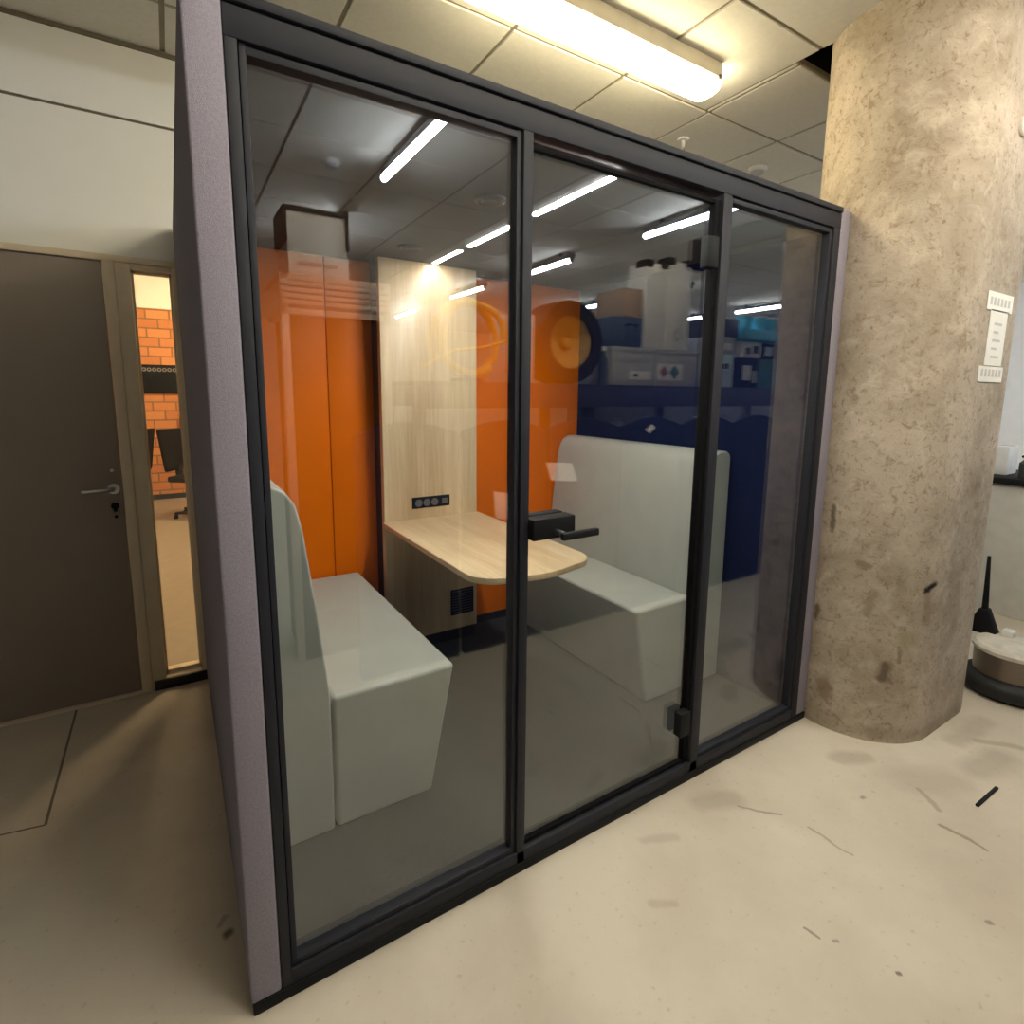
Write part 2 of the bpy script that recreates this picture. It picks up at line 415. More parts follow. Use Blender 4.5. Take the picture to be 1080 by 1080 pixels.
b.box(RX0, OX0 - .0, RY0, RY1, CZ + .008, CZ + .03); b.box(OX1, RX1, RY0, RY1, CZ + .008, CZ + .03)
b.box(OX0, OX1, RY0, OY0, CZ + .008, CZ + .03); b.box(OX0, OX1, OY1, RY1, CZ + .008, CZ + .03)
b.build('ceiling_grid', 'tbar', ceil, smooth=False)
v = MB(); v.box(OX0 - .1, OX1 + .1, OY0 - .1, OY1 + .1, 3.45, 3.47)
v.box(OX0 - .1, OX0 - .02, OY0 - .1, OY1 + .1, CZ + .03, 3.45); v.box(OX1 + .02, OX1 + .1, OY0 - .1, OY1 + .1, CZ + .03, 3.45)
v.box(OX0 - .1, OX1 + .1, OY0 - .1, OY0 - .02, CZ + .03, 3.45); v.box(OX0 - .1, OX1 + .1, OY1 + .02, OY1 + .1, CZ + .03, 3.45)
v.build('ceiling_void', 'void', ceil, smooth=False)

# back wall with a door and a sidelight window
DX0, DX1, DZ = -1.24, -.281, 2.066
WX0, WX1, WZ0, WZ1 = -.179, -.02, .055, 2.04
FX0, FX1 = -.281, .03
w = MB()
Y0, Y1 = 1.853, 1.973
w.box(RX0, DX0 - .06, Y0, Y1, 0, 2.676)
w.box(DX0 - .06, FX1, Y0, Y1, 2.095, 2.676)
w.box(FX1, RX1, Y0, Y1, 0, 2.676)
w.box(RX0, RX1, Y0, Y1, 2.688, CZ + .05)
wb = struct(w.build('wall_back', 'wall', smooth=False), 'cream wall behind the booth')
g_ = MB().box(RX0, RX1, Y0 + .012, Y1 - .01, 2.671, 2.693); g_.build('wall_groove', 'wallgroove', wb, smooth=False)
g_ = MB().box(RX0, RX1, Y0 - .008, Y0, CZ - .018, CZ); struct(g_.build('trim_1', 'wallgroove', smooth=False), 'dark strip where wall meets ceiling')

d = MB().box(DX0 + .004, DX1 - .004, 1.848, 1.888, .014, DZ - .003, .002)
door = struct(d.build('door_1', 'door'), 'taupe flush door in the back wall')
h = MB().tube([(-.318, 1.848, 1.038), (-.318, 1.808, 1.038), (-.333, 1.80, 1.038), (-.432, 1.80, 1.038)], .009)
h.lathe([(0, 0), (.024, 0), (.024, .008), (0, .008)], 20, tr(-.318, 1.848, 1.038) @ rot('X', PI / 2))
h.build('door_handle', 'steel', door)
k = MB().lathe([(0, 0), (.016, 0), (.016, .008), (0, .008)], 18, tr(-.318, 1.848, .957) @ rot('X', PI / 2))
k.box(-.325, -.311, 1.840, 1.848, .929, .957, .002)
k.build('keyhole_plate', 'black', door)
MB().lathe([(0, 0), (.007, 0), (.007, .006), (0, .006)], 12, tr(-.318, 1.848, .905) @ rot('X', PI / 2)).build('lock_button', 'black', door)
MB().lathe([(0, 0), (.007, 0), (.006, .010), (0, .012)], 12, tr(-.318, 1.848, 1.124) @ rot('X', PI / 2)).build('door_peg', 'plastic_white', door)
MB().box(DX0, DX1, 1.828, 1.893, 0, .012, .003).build('threshold', 'doorframe', door)

f = MB()
f.box(DX0 - .06, DX0, 1.833, 1.973, 0, 2.095, .003)
f.box(DX0, FX1, 1.833, 1.973, DZ, 2.095, .003)
f.box(FX0, -.238, 1.833, 1.973, 0, DZ, .003)
f.box(-.238, WX0, 1.841, 1.973, .0, DZ, .003)
f.box(WX1, FX1, 1.838, 1.973, 0, DZ, .003)
f.box(WX0, WX1, 1.838, 1.973, WZ1, DZ, .003)
f.box(WX0, WX1, 1.838, 1.973, .0, WZ0, .003)
fr = struct(f.build('window_1', 'doorframe'), 'narrow sidelight window beside the taupe door')
MB().box(WX0, WX1, 1.893, 1.901, WZ0, WZ1).build('window_pane', 'winglass', fr, smooth=False)
MB().box(WX0 - .05, FX1, 1.828, 1.8375, 0, .05).build('kick_strip', 'baseb', fr, smooth=False)
bd = MB(); bd.box(WX0, WX0 + .010, 1.878, 1.893, WZ0, WZ1); bd.box(WX1 - .010, WX1, 1.878, 1.893, WZ0, WZ1); bd.box(WX0, WX1, 1.878, 1.893, WZ0, WZ0 + .02); bd.box(WX0, WX1, 1.878, 1.893, WZ1 - .01, WZ1)
bd.build('glazing_bead', 'doorframe', fr, smooth=False)

# other walls
struct(MB().box(RX0 - .1, RX0, RY0, RY1 + .1, 0, 3.0).build('wall_left', 'shade_wall', smooth=False))  # coloured dark to cut bounce light onto the floor
wr = struct(MB().box(RX1, RX1 + .1, .1, RY1 + .1, 0, 3.0).build('wall_right', 'whitewall', smooth=False), 'white wall beyond the concrete column')
MB().box(RX1, RX1 + .1, RY0, .1, 0, 3.0).build('wall_right_darkened', 'shade_wall', wr, smooth=False)  # rest of the white wall, coloured dark so its reflection stays dim
struct(MB().box(RX0, RX1, RY0 - .1, RY0, 0, 3.0).build('wall_front', 'dimwall', smooth=False))

# brick room seen through the sidelight
BX0, BX1, BY = -1.6, 1.9, 7.6
bk = struct(MB().box(BX0, BX1, BY, BY + .1, 0, 2.58).build('wall_brick', 'brick', smooth=False), 'orange brick wall of the room behind the window')
struct(MB().box(BX0, BX1, BY, BY + .1, 2.58, 3.3).build('wall_brick_upper', 'wall', smooth=False), 'cream band above the orange bricks')
struct(MB().box(BX0, BX1, BY - .02, BY, 0, .07).build('baseboard_brick', 'baseb', smooth=False))
struct(MB().box(BX0 - .1, BX0, 1.973, BY, 0, 3.3).build('wall_brick_left', 'wall', smooth=False))
struct(MB().box(BX1, BX1 + .1, 1.973, BY, 0, 3.3).build('wall_brick_right', 'wall', smooth=False))
struct(MB().box(BX0, BX1, 1.973, BY, 3.25, 3.35).build('ceiling_brick', 'wall', smooth=False))
struct(MB().box(BX0, BX1, 1.983, BY, 0, .002).build('floor_brick', 'interfloor', smooth=False), 'brown floor of the brick room')
for i, (x, y, z) in enumerate([(.2, 6.3, 2.95), (1.08, 3.95, 2.85)]):
    l = thing('pendant_lamp', ['amber strip lamp hung before the orange brick wall', 'amber strip lamp hung in the room behind the sidelight window'][i], 'lamp', (x, y, z), 'amber lamps in the brick room')
    MB().box(x - .3, x + .3, y - .06, y + .06, z, z + .05, .01).build('lamp_housing', 'lampdark', l)
    MB().box(x - .28, x + .28, y - .05, y + .05, z - .03, z, .01).build('lamp_diffuser', 'lamp_room', l)
    MB().tube([(x, y, z + .05), (x, y, 3.25)], .006).build('lamp_cord', 'lampdark', l)
s = thing('wall_sign', 'dark grey sign with a blurred grey top line on the orange bricks', 'sign', (-.17, BY, 1.46))
MB().box(-.385, .06, BY - .025, BY, 1.455, 1.84, .004).build('sign_panel', 'signdark', s)
q = MB()
for i in range(7):
    q.lathe([(.013, 0), (.026, 0), (.026, .004), (.013, .004), (.013, 0)], 16, tr(-.335 + i * .058, BY - .025, 1.775) @ rot('X', PI / 2))
q.build('sign_lettering', 'signgrey', s)
ex = thing('fire_extinguisher', 'red extinguisher hung low on the orange brick wall behind the window', 'extinguisher', (.085, BY - .09, .80))
MB().lathe([(0, .76), (.055, .76), (.062, .78), (.062, 1.08), (.045, 1.13), (.022, 1.15), (.022, 1.18), (0, 1.18)], 20, tr(.085, BY - .064, .04)).build('cylinder_body', 'red', ex)
MB().box(.07, .10, BY - .13, BY - .03, 1.22, 1.25, .006).build('valve', 'black', ex)
def office_chair(x, y, rz, label):
    t = thing('office_chair', label, 'chair', (x, y, .002), 'dark chairs in the brick room')
    R = tr(x, y, .002) @ rot('Z', rz)
    MB().box(-.23, .23, -.22, .22, .43, .50, .025, 3, R).build('seat', 'chairdark', t)
    MB().box(-.21, .21, -.02, .02, .55, 1.05, .018, 3, R @ tr(0, .24, 0) @ tr(0, 0, .55) @ rot('X', -.14) @ tr(0, 0, -.55)).build('backrest', 'chairdark', t)
    a = MB(); a.box(-.03, .03, .20, .26, .42, .62, .006, 2, R); a.build('back_bracket', 'black', t)
    MB().lathe([(0, .06), (.03, .06), (.03, .43), (0, .43)], 14, R).build('gas_column', 'black', t)
    for i in range(5):
        A = R @ rot('Z', i * 2 * PI / 5)
        l = MB().box(0, .27, -.02, .02, .045, .075, .008, 2, A).build('foot_spoke', 'black', t)
        MB().lathe([(0, 0), (.022, 0), (.026, .012), (.026, .04), (0, .046)], 12, A @ tr(.26, 0, 0)).build('caster', 'black', l)
office_chair(.15, 6.2, .9, 'dark mesh chair in front of the orange bricks, fuller in the window view')
office_chair(-.62, 6.5, -1.9, 'dark mesh chair at the near-door edge of the window view, barely showing')

# thin floor joint in front of the door
j = MB()
def strip(a, bb, wd):
    a, bb = Vector(a), Vector(bb); d_ = (bb - a).normalized(); n = Vector((-d_.y, d_.x)) * wd / 2
    pts = [(a + n), (bb + n), (bb - n), (a - n)]
    j.prism([(p.x, p.y) for p in pts], 'Z', .0002, .0012)
strip((-.541, 1.825), (-.534, 1.017), .009); strip((-.534, 1.017), (-1.2, 1.14), .006)
struct(j.build('trim_2', 'wallgroove', smooth=False), 'dark joint line in the floor before the door')

# concrete column: rounded, slightly oblong, with three paper notices
CXa, CXb, CY, CR = 2.68, 3.01, -.05, .32
def colpt(s_, off=0.0):
    """arc-length parameter measured along the front flat, 0 at CXa, growing to +x"""
    L = CXb - CXa
    if s_ < 0: a = -PI / 2 + s_ / CR; c = CXa
    elif s_ <= L: return (CXa + s_, CY - CR - off)
    else: a = -PI / 2 + (s_ - L) / CR; c = CXb
    return (c + (CR + off) * math.cos(a), CY + (CR + off) * math.sin(a))
pts = [(CXa + CR * math.cos(a), CY + CR * math.sin(a)) for a in [PI / 2 + i * PI / 40 for i in range(41)]]
pts += [(CXb + CR * math.cos(a), CY + CR * math.sin(a)) for a in [-PI / 2 + i * PI / 40 for i in range(41)]]
col = MB().prism(pts, 'Z', 0, 3.44).build('concrete_column', 'concrete')
struct(col, 'thick rounded bare concrete column beside the booth')
for (s0, s1, z0, z1, lab, marks) in [(.042, .312, 1.845, 1.918, 'wide top paper strip taped on the concrete column', 5), (.088, .272, 1.628, 1.850, 'tall narrow middle paper strip taped on the concrete column', 5), (.040, .300, 1.560, 1.624, 'wide bottom paper strip taped on the concrete column', 5)]:
    p = MB(); t = bmesh.new(); n = 10; rows = []
    for off in (.0015, .0035):
        rows.append([[t.verts.new((*colpt(s0 + (s1 - s0) * i / n, off), z)) for z in (z0, z1)] for i in range(n + 1)])
    for i in range(n):
        for r_, fl in ((rows[0], 0), (rows[1], 1)): t.faces.new((r_[i][0], r_[i + 1][0], r_[i + 1][1], r_[i][1]))
        for e_ in (0, 1): t.faces.new((rows[0][i][e_], rows[0][i + 1][e_], rows[1][i + 1][e_], rows[1][i][e_]))
    for i in (0, n): t.faces.new((rows[0][i][0], rows[0][i][1], rows[1][i][1], rows[1][i][0]))
    bmesh.ops.recalc_face_normals(t, faces=t.faces[:]); p._merge(t)
    c_ = colpt((s0 + s1) / 2)
    pn = tag(p.build('paper_notice', 'paper', org=(c_[0], c_[1], z0)), lab, 'notice', 'paper strips on the column')
    q = MB(); tall = z1 - z0 > .12
    for i in range(5 if tall else 6):
        if tall: a0, a1, b0 = s0 + .05, s1 - .05 - .03 * (i % 2), z0 + .03 + i * .033
        else: a0, a1, b0 = s0 + .025 + i * .038, s0 + .045 + i * .038, z0 + .022
        b1 = b0 + (.010 if tall else .03)
        xa, ya = colpt(a0, .0038); xb, yb = colpt(a1, .0038); xc, yc = colpt(a1, .0044); xd, yd = colpt(a0, .0044)
        q.prism([(xa, ya), (xb, yb), (xc, yc), (xd, yd)], 'Z', b0, b1)
    q.build('faint_print', 'faintink', pn, smooth=False)
sx, sy = colpt(.165)
sn = tag(MB().lathe([(0, 0), (.035, 0), (.038, .012), (.03, .022), (0, .026)], 24, tr(sx, sy, 2.55) @ rot('X', PI / 2)).build('wall_sensor', 'plastic_white', org=(sx, sy, 2.55)), 'small round white sensor high on the concrete column', 'sensor')

# ------------------------------------------------------------------ meeting booth
PX0, PX1, TF, PD, PH = 0.0, 2.364, .069, 1.83, 2.25
BYK = 1.655          # front of the orange back panels
pod = thing('meeting_booth', 'glass-fronted meeting booth with mauve felt sides and dark metal frame', 'booth', (1.182, .85, 0))
for x0, x1 in ((PX0, TF), (PX1 - TF, PX1)):
    MB().box(x0, x1, 0, PD, .03, PH, .006, 3).build('side_panel', 'felt', pod)
for x0, x1 in ((TF, TF + .006), (PX1 - TF - .006, PX1 - TF)):
    MB().box(x0, x1, .055, BYK, .03, 2.17).build('inner_lining', 'navy_felt', pod, smooth=False)
MB().box(PX0 + .004, PX1 - .004, -.004, PD, 0, .03, .003).build('plinth', 'black', pod)
MB().box(TF, PX1 - TF, .055, BYK, .03, .036).build('carpet', 'carpet', pod, smooth=False)
r = MB(); r.box(TF, PX1 - TF, -.006, PD, 2.230, PH, .003); r.build('roof_cap', 'frame', pod)
MB().box(TF, PX1 - TF, .05, BYK, 2.17, 2.215).build('ceiling_lining', 'ceil_in', pod, smooth=False)
hd = MB(); hd.box(TF, PX1 - TF, 0, .05, 2.168, 2.225, .002); hd.box(TF, PX1 - TF, .006, .05, 2.22, 2.232)
hd.build('header', 'frame', pod)
IX0, IX1 = TF, PX1 - TF
for x0, x1 in ((IX0, IX0 + .024), (IX1 - .046, IX1)):
    MB().box(x0 + .001, x1, 0, .05, .03, 2.168, .002).build('corner_post', 'frame', pod)
MX1, MX2 = .770, 1.580
MB().box(MX1 - .014, MX1 + .016, .0, .05, .03, 2.168, .002).build('mullion', 'frame', pod)
MB().box(MX2 - .020, MX2 + .020, .0, .05, .03, 2.168, .002).build('mullion', 'frame', pod)
MB().box(IX0 + .024, IX1 - .046, .0, .05, .03, .070, .002).build('bottom_rail', 'frame', pod)
def pane_unit(x0, x1):
    z0, z1 = .070, 2.168
    fo = MB()
    wd = .013
    fo.box(x0 + .003, x0 + wd + .003, .008, .048, z0, z1, .001); fo.box(x1 - wd - .003, x1 - .003, .008, .048, z0, z1, .001)
    fo.box(x0 + wd, x1 - wd, .008, .048, z0 + .003, z0 + .018, .001); fo.box(x0 + wd, x1 - wd, .008, .048, z1 - .020, z1 - .004, .001)
    u = fo.build('pane_frame', 'frame', pod)
    MB().box(x0 + wd, x1 - wd, .024, .034, z0 + .014, z1 - .016).build('glass_pane', 'glass', u, smooth=False)
pane_unit(IX0 + .024, MX1 - .014); pane_unit(MX2 + .020, IX1 - .046)
# glass door between the mullions
e = MB(); dx0, dx1 = MX1 + .018, MX2 - .022
e.box(dx0, dx0 + .008, .016, .042, .076, 2.146, .001); e.box(dx1 - .026, dx1, .012, .042, .076, 2.146, .001)
e.box(dx0, dx1, .016, .042, .076, .086, .001); e.box(dx0, dx1, .016, .042, 2.134, 2.146, .001)
dr = e.build('glass_door', 'seal', pod)
MB().box(dx0 + .006, dx1 - .020, .024, .034, .082, 2.138).build('door_pane', 'glass', dr, smooth=False)
lk = MB().box(.784, .934, -.028, .024, 1.078, 1.140, .003); lk.box(.784, .934, .034, .07, 1.078, 1.140, .003)
lk.build('lock_case', 'black', dr)
MB().tube([(.865, -.028, 1.098), (.865, -.066, 1.098)], .008).build('handle_spindle', 'steel', dr)
MB().box(.852, .985, -.080, -.062, 1.082, 1.104, .004).build('door_lever', 'black', dr)
for z0, z1 in ((1.92, 2.02), (.208, .303)):
    MB().box(1.482, 1.536, -.010, .024, z0, z1, .003).build('hinge', 'black', dr)
# ceiling fittings inside
for y0, y1, mm in ((.10, .55, 'led'), (.695, 1.085, 'led'), (1.175, 1.475, 'led_end')):
    MB().box(1.150, 1.174, y0, y1, 2.1675, 2.1705).build('led_strip', mm, pod)
for y in (.49, 1.25):
    v = MB().lathe([(.056, 2.171), (.056, 2.162), (.047, 2.158), (.036, 2.163), (.026, 2.158), (.012, 2.163), (0, 2.163)], 28, tr(.935, y, 0))
    v.build('air_vent', 'ventdark', pod)
# back wall panels
for x0, x1 in ((IX0, .634), (.638, .905), (1.38, 1.80), (1.804, IX1)):
    MB().box(x0, x1, BYK + .002, BYK + .025, .03, 2.17, .003).build('back_panel', 'orange', pod)
MB().box(IX0, IX1, BYK + .025, PD, .03, 2.231).build('back_wall', 'felt', pod, smooth=False)
MB().box(IX0 + .01, IX1 - .01, BYK - .010, BYK + .002, .036, .085).build('skirting', 'baseb', pod, smooth=False)

# wall table with tall backboard
TX0, TX1, TY, TZ = .866, 1.424, 1.50, .806
tb = thing('wall_table', 'pale wood cantilever table fixed to a tall wooden backboard', 'table', (1.145, 1.55, .036))
MB().box(TX0, TX1, TY, TY + .045, .108, 2.1695, .003).build('backboard', 'wood_v', tb)
MB().box(TX0 + .006, TX1 - .006, TY + .045, BYK, .108, 2.169).build('shade_spacer', 'baseb', tb, smooth=False)  # black spacer added for the dark shade strip beside the board
MB().box(TX0 + .01, TX1 - .01, TY + .013, BYK - .010, .036, .108).build('plinth', 'baseb', tb, smooth=False)
rc = .13; x0, x1, y0, y1 = TX0 - .012, TX1 + .006, .385, TY
pp = [(x0, y1)] + [(x0 + rc - rc * math.cos(a), y0 + .03 + rc - rc * math.sin(a)) for a in [i * PI / 2 / 10 for i in range(11)]]
mid = [(x0 + rc + (x1 - x0 - 2 * rc) * i / 8, y0 + .03 - .03 * math.sin(PI * i / 8)) for i in range(1, 8)]
pp += mid + [(x1 - rc + rc * math.sin(a), y0 + .03 + rc - rc * math.cos(a)) for a in [i * PI / 2 / 10 for i in range(11)]] + [(x1, y1)]
MB().prism(pp, 'Z', TZ - .026, TZ, .004, 2).build('tabletop', 'wood_t', tb)
o = MB().box(1.022, 1.248, TY - .006, TY + .002, .862, .925, .003).build('power_outlet', 'black', tb)
for i in range(4):
    q = MB()
    if i < 3: q.lathe([(0, 0), (.018, 0), (.021, .003), (.021, .005), (0, .005)], 20, tr(1.058 + i * .048, TY - .006, .893) @ rot('X', PI / 2))
    else: q.box(1.198, 1.232, TY - .011, TY - .005, .878, .908, .002)
    q.build('socket', 'socketgrey', o)
vg = MB().box(1.250, 1.400, TY - .005, TY + .001, .195, .352, .002).build('vent_grille', 'black', tb)
q = MB()
for i in range(9): q.box(1.26, 1.39, TY - .009, TY - .004, .208 + i * .016, .214 + i * .016)
q.build('grille_bar', 'ventdark', vg, smooth=False)

# benches
def bench(mir, xb, xt, label):
    f = (lambda x: x) if not mir else (lambda x: PX1 - x)
    b = thing('upholstered_bench', label, 'bench', (f(.38), 1.0, .036), 'benches in the booth')
    y0, y1, z0 = .43, BYK - .012, .0365
    bk = [(.079, z0), (.309, z0), (.311, .505), (.281, .82), (.250, 1.08), (.232, 1.158), (.205, 1.200), (.165, 1.222), (.110, 1.222), (.088, 1.210), (.079, 1.19)]
    MB().prism([(f(x), z) for x, z in bk], 'Y', y0, y1, .010, 3).build('backrest', 'leather', b)
    st = [(.315, z0), (xb, z0), (xt, .512), (.315, .512)]
    MB().prism([(f(x), z) for x, z in st], 'Y', y0, y1, .016, 4).build('seat', 'leather', b)
    return b
bench(False, .660, .756, 'sage grey bench by the mauve side panel nearest the taupe door')
bench(True, .607, .690, 'sage grey bench on the concrete column side, behind the glass door')

# ------------------------------------------------------------------ ceiling fittings of the room
def warm_lamp(x0, x1, yc, mm, lab):
    l = thing('ceiling_lamp', lab, 'lamp', ((x0 + x1) / 2, yc, CZ), 'warm ceiling lamps')
    MB().box(x0 + .004, x1 - .012, yc - .083, yc + .083, CZ - .066, CZ, .006).build('lamp_housing', 'lampbody', l)
    pr = [(yc - .076, CZ - .066), (yc - .078, CZ - .088), (yc - .062, CZ - .108), (yc - .03, CZ - .116), (yc + .03, CZ - .116), (yc + .062, CZ - .108), (yc + .078, CZ - .088), (yc + .076, CZ - .066)]
    MB().prism(pr, 'X', x0, x1, .014, 3).build('lamp_diffuser', mm, l)
    for x in (x0 + .12, x1 - .03): MB().box(x - .006, x + .006, yc - .088, yc + .088, CZ - .074, CZ - .056, .002).build('clip', 'lampdark', l)
warm_lamp(.93, 2.19, .615, 'lamp_warm', 'long warm fluorescent ceiling lamp above the meeting booth')
warm_lamp(.10, 1.36, -.80, 'lamp_fill', 'added warm fill lamp in front of the booth, above the top picture edge')  # added unseen lamp, front fill for floor, felt and benches
warm_lamp(1.62, 2.88, -1.02, 'lamp_fill', 'added warm fill lamp before the concrete column, out of the picture top')  # added unseen lamp, brightens the boxes mirrored in the glass
proto = []
def tube_lamp(x, y0, y1, label):
    yc = (y0 + y1) / 2
    l = thing('tube_lamp', label, 'lamp', (x, yc, CZ), 'white tube lamps on the ceiling')
    if not proto:
        MB().box(x - .022, x + .040, y0, y1, CZ - .075, CZ - .035, .004).build('lamp_housing', 'lampdark', l)
        MB().tube([(x - .006, y0 + .02, CZ - .100), (x - .006, y1 - .02, CZ - .100)], .025, 14).build('lamp_tube', 'lamp_cool', l)
        for y in (y0 + .012, y1 - .012): MB().box(x - .026, x + .018, y - .012, y + .012, CZ - .122, CZ - .073, .003).build('lamp_holder', 'lampdark', l)
        for y in (y0 + .2, y1 - .2): MB().box(x - .015, x + .015, y - .015, y + .015, CZ - .037, CZ).build('hanger', 'lampdark', l)
        proto.append(l)
    else:
        for ch in proto[0].children:
            d = ch.copy(); C.objects.link(d); d.parent = l
for x, yc, lab in [(1.24, -1.88, 'white ceiling tube lamp reflected high in the fixed pane by the felt side'),
                   (1.24, -3.90, 'white ceiling tube lamp behind the white box on the pale shelf'),
                   (3.64, -1.88, 'white ceiling tube lamp reflected at the top of the glass door'),
                   (3.63, -3.92, 'white ceiling tube lamp reflected just above the cable reel'),
                   (3.60, -5.75, 'white ceiling tube lamp over the far end of the storage racks'),
                   (5.82, -1.40, 'added white tube lamp beyond the concrete column, unseen fill above open floor'),  # added out of view to light the box fronts
                   (5.82, -4.18, 'white ceiling tube lamp reflected beside the tall white cartons'),
                   (5.82, -5.95, 'white ceiling tube lamp far behind the racks, in the row of the tall cartons'),
                   (8.23, -4.25, 'white ceiling tube lamp reflected above the cyan tray'),
                   (8.23, -5.95, 'white ceiling tube lamp far behind the cyan tray'),
                   (8.70, -.45, 'added white tube lamp near the white wall beyond the column, unseen fill'),  # added out of view to brighten the white wall
                   (3.64, -8.2, 'white ceiling tube lamp farthest off in the row of the cable reel'),
                   (5.82, -8.2, 'white ceiling tube lamp by the far stone-coloured wall')]:
    tube_lamp(x, yc - .51, yc + .51, lab)
def sprinkler(x, y, label):
    s = thing('sprinkler_head', label, 'sprinkler', (x, y, CZ), 'sprinkler heads on the ceiling')
    MB().lathe([(0, CZ), (.035, CZ), (.033, CZ - .008), (.012, CZ - .010), (.010, CZ - .05), (0, CZ - .05)], 20, tr(x, y, 0)).build('escutcheon', 'plastic_white', s)
    a = MB(); a.tube([(x - .008, y, CZ - .045), (x - .014, y, CZ - .065), (x - .004, y, CZ - .085)], .003, 8); a.tube([(x + .008, y, CZ - .045), (x + .014, y, CZ - .065), (x + .004, y, CZ - .085)], .003, 8)
    a.build('yoke_arm', 'steel', s)
    MB().lathe([(0, CZ - .083), (.022, CZ - .083), (.024, CZ - .088), (0, CZ - .090)], 20, tr(x, y, 0)).build('deflector', 'steel', s)
sprinkler(2.62, 1.14, 'small sprinkler head on the cream ceiling past the warm lamp')
sprinkler(1.25, -3.12, 'small sprinkler head reflected above the white box')
def detector(x, y, label):
    s = thing('smoke_detector', label, 'detector', (x, y, CZ), 'round smoke detectors on the ceiling')
    MB().lathe([(0, CZ), (.058, CZ), (.060, CZ - .012), (.050, CZ - .024), (0, CZ - .024)], 28, tr(x, y, 0)).build('detector_base', 'plastic_white', s)
    MB().lathe([(.040, CZ - .024), (.042, CZ - .030), (.034, CZ - .044), (0, CZ - .048)], 28, tr(x, y, 0)).build('detector_head', 'greycrate', s)
detector(3.36, 1.15, 'round smoke detector on the cream ceiling close to the column')
detector(.94, -2.55, 'round smoke detector reflected in the pane by the felt side')

# ------------------------------------------------------------------ storage behind the camera (mirrored in the booth glass)
RY = -1.42
STORE = tr(.086, 0, 0)
rk = thing('storage_rack', 'long navy storage rack reflected in the glass door', 'rack', (2.8, RY - .3, 0))
for x in (1.0, 2.2, 3.40, 4.62):
    for y in (RY - .06, RY - .56): MB().box(x - .03, x + .03, y - .03, y + .03, 0, 1.56, .004).build('upright', 'navy_metal', rk)
for y in (RY, RY - .62):
    MB().box(.97, 4.65, y - .025, y + .025, 1.412, 1.535, .004).build('beam', 'navy_metal', rk)
MB().box(.97, 4.65, RY - .60, RY - .03, 1.535, 1.56, .003).build('shelf_board', 'navy_metal', rk)

def screen(cx, wd, label, zt=1.345):
    s = thing('padded_screen', label, 'screen', (cx, RY + .03, 0), 'navy screens under the storage rack')
    n = 14; pr = [(cx - wd / 2, .012)] + [(cx - wd / 2 + wd * i / n, zt - .06 + .06 * math.sin(PI * i / n)) for i in range(n + 1)] + [(cx + wd / 2, .012)]
    MB().prism(pr, 'Y', RY + .060, RY + .095, .010, 2).build('screen_pad', 'navy', s)
    MB().box(cx - wd / 2 + .01, cx + wd / 2 - .01, RY + .055, RY + .099, 0, .014, .003).build('base_rail', 'navy_metal', s)
names = ['first round-topped navy screen from the pale shelf end', 'second round-topped navy screen from the pale shelf end', 'third round-topped navy screen from the pale shelf end', 'round-topped navy screen with a small white tag', 'round-topped navy screen reflected behind the bench end', 'round-topped navy screen reflected in the narrow pane', 'last round-topped navy screen next to the column reflection']
for i, x in enumerate((.88, 1.47, 2.06, 2.65, 3.24, 3.83, 4.42)): screen(x, .575, names[i])
def sheet(x0, x1, z0, z1, ang, lab):
    cx, cz = (x0 + x1) / 2, (z0 + z1) / 2
    p = MB().box(x0, x1, RY + .0955, RY + .0975, z0, z1, mtx=tr(cx, RY + .103 + (z1 - z0) * .30, cz) @ rot('X', .62) @ rot('Y', ang) @ tr(-cx, -RY - .096, -cz))
    tag(p.build('paper_sheet', 'whitebox', smooth=False, org=(cx, RY + .096, z0)), lab, 'paper', 'white papers on the navy screens')
sheet(1.36, 1.50, .775, .945, .25, 'white paper reflected over the orange panel just above the table')
sheet(1.74, 1.93, .965, 1.09, .10, 'white paper reflected by the door lock')
sheet(2.56, 2.65, 1.25, 1.285, -.5, 'small slanted white tag reflected above the bench backrest')

# cable reel on the rack
rl = thing('cable_reel', 'black cable reel with a golden core reflected in the glass door', 'reel', (2.05, RY - .2, 1.56))
A = tr(2.05, RY - .06, 1.8235) @ rot('X', -PI / 2)
MB().lathe([(.17, .0), (.255, .0), (.262, -.02), (.262, -.24), (.255, -.26), (.17, -.26), (.17, 0)], 48, A).build('reel_rim', 'rubber', rl)
MB().lathe([(0, -.10), (.05, -.09), (.055, -.07), (.165, -.02), (.17, -.03), (.17, -.12), (0, -.12)], 40, A).build('reel_core', 'gold', rl)
MB().lathe([(0, -.04), (.03, -.045), (.045, -.085), (0, -.09)], 24, A).build('hub', 'gold', rl)

M['yellow'] = mat('yellow_hose_rubber', (.85, .55, .10), .45)
hz = thing('hose_coil', 'loosely coiled yellow hose reflected over the wooden backboard', 'hose', (1.36, RY - .2, 1.561))
hp = []
for i in range(64):
    a = i / 63 * 2 * PI * 2.6
    hp.append((1.36 + (.20 + .02 * math.sin(a * 1.7)) * math.cos(a), RY - .10 - i * .0022, 1.815 + (.205 + .015 * math.cos(a * 2.3)) * math.sin(a)))
MB().tube(hp, .020, 10).build('hose_loop', 'yellow', hz)
MB().tube([(1.00, RY - .02, 1.63), (1.08, RY - .01, 1.67), (1.2, RY - .005, 1.73), (1.36, RY - .005, 1.75), (1.55, RY - .03, 1.80)], .010, 8).build('hose_end', 'yellow', hz)
MB().lathe([(0, 0), (.10, 0), (.10, .02), (.03, .03), (.03, .06), (0, .06)], 20, tr(1.36, RY - .18, 1.561)).build('hose_stand', 'navy_metal', hz)

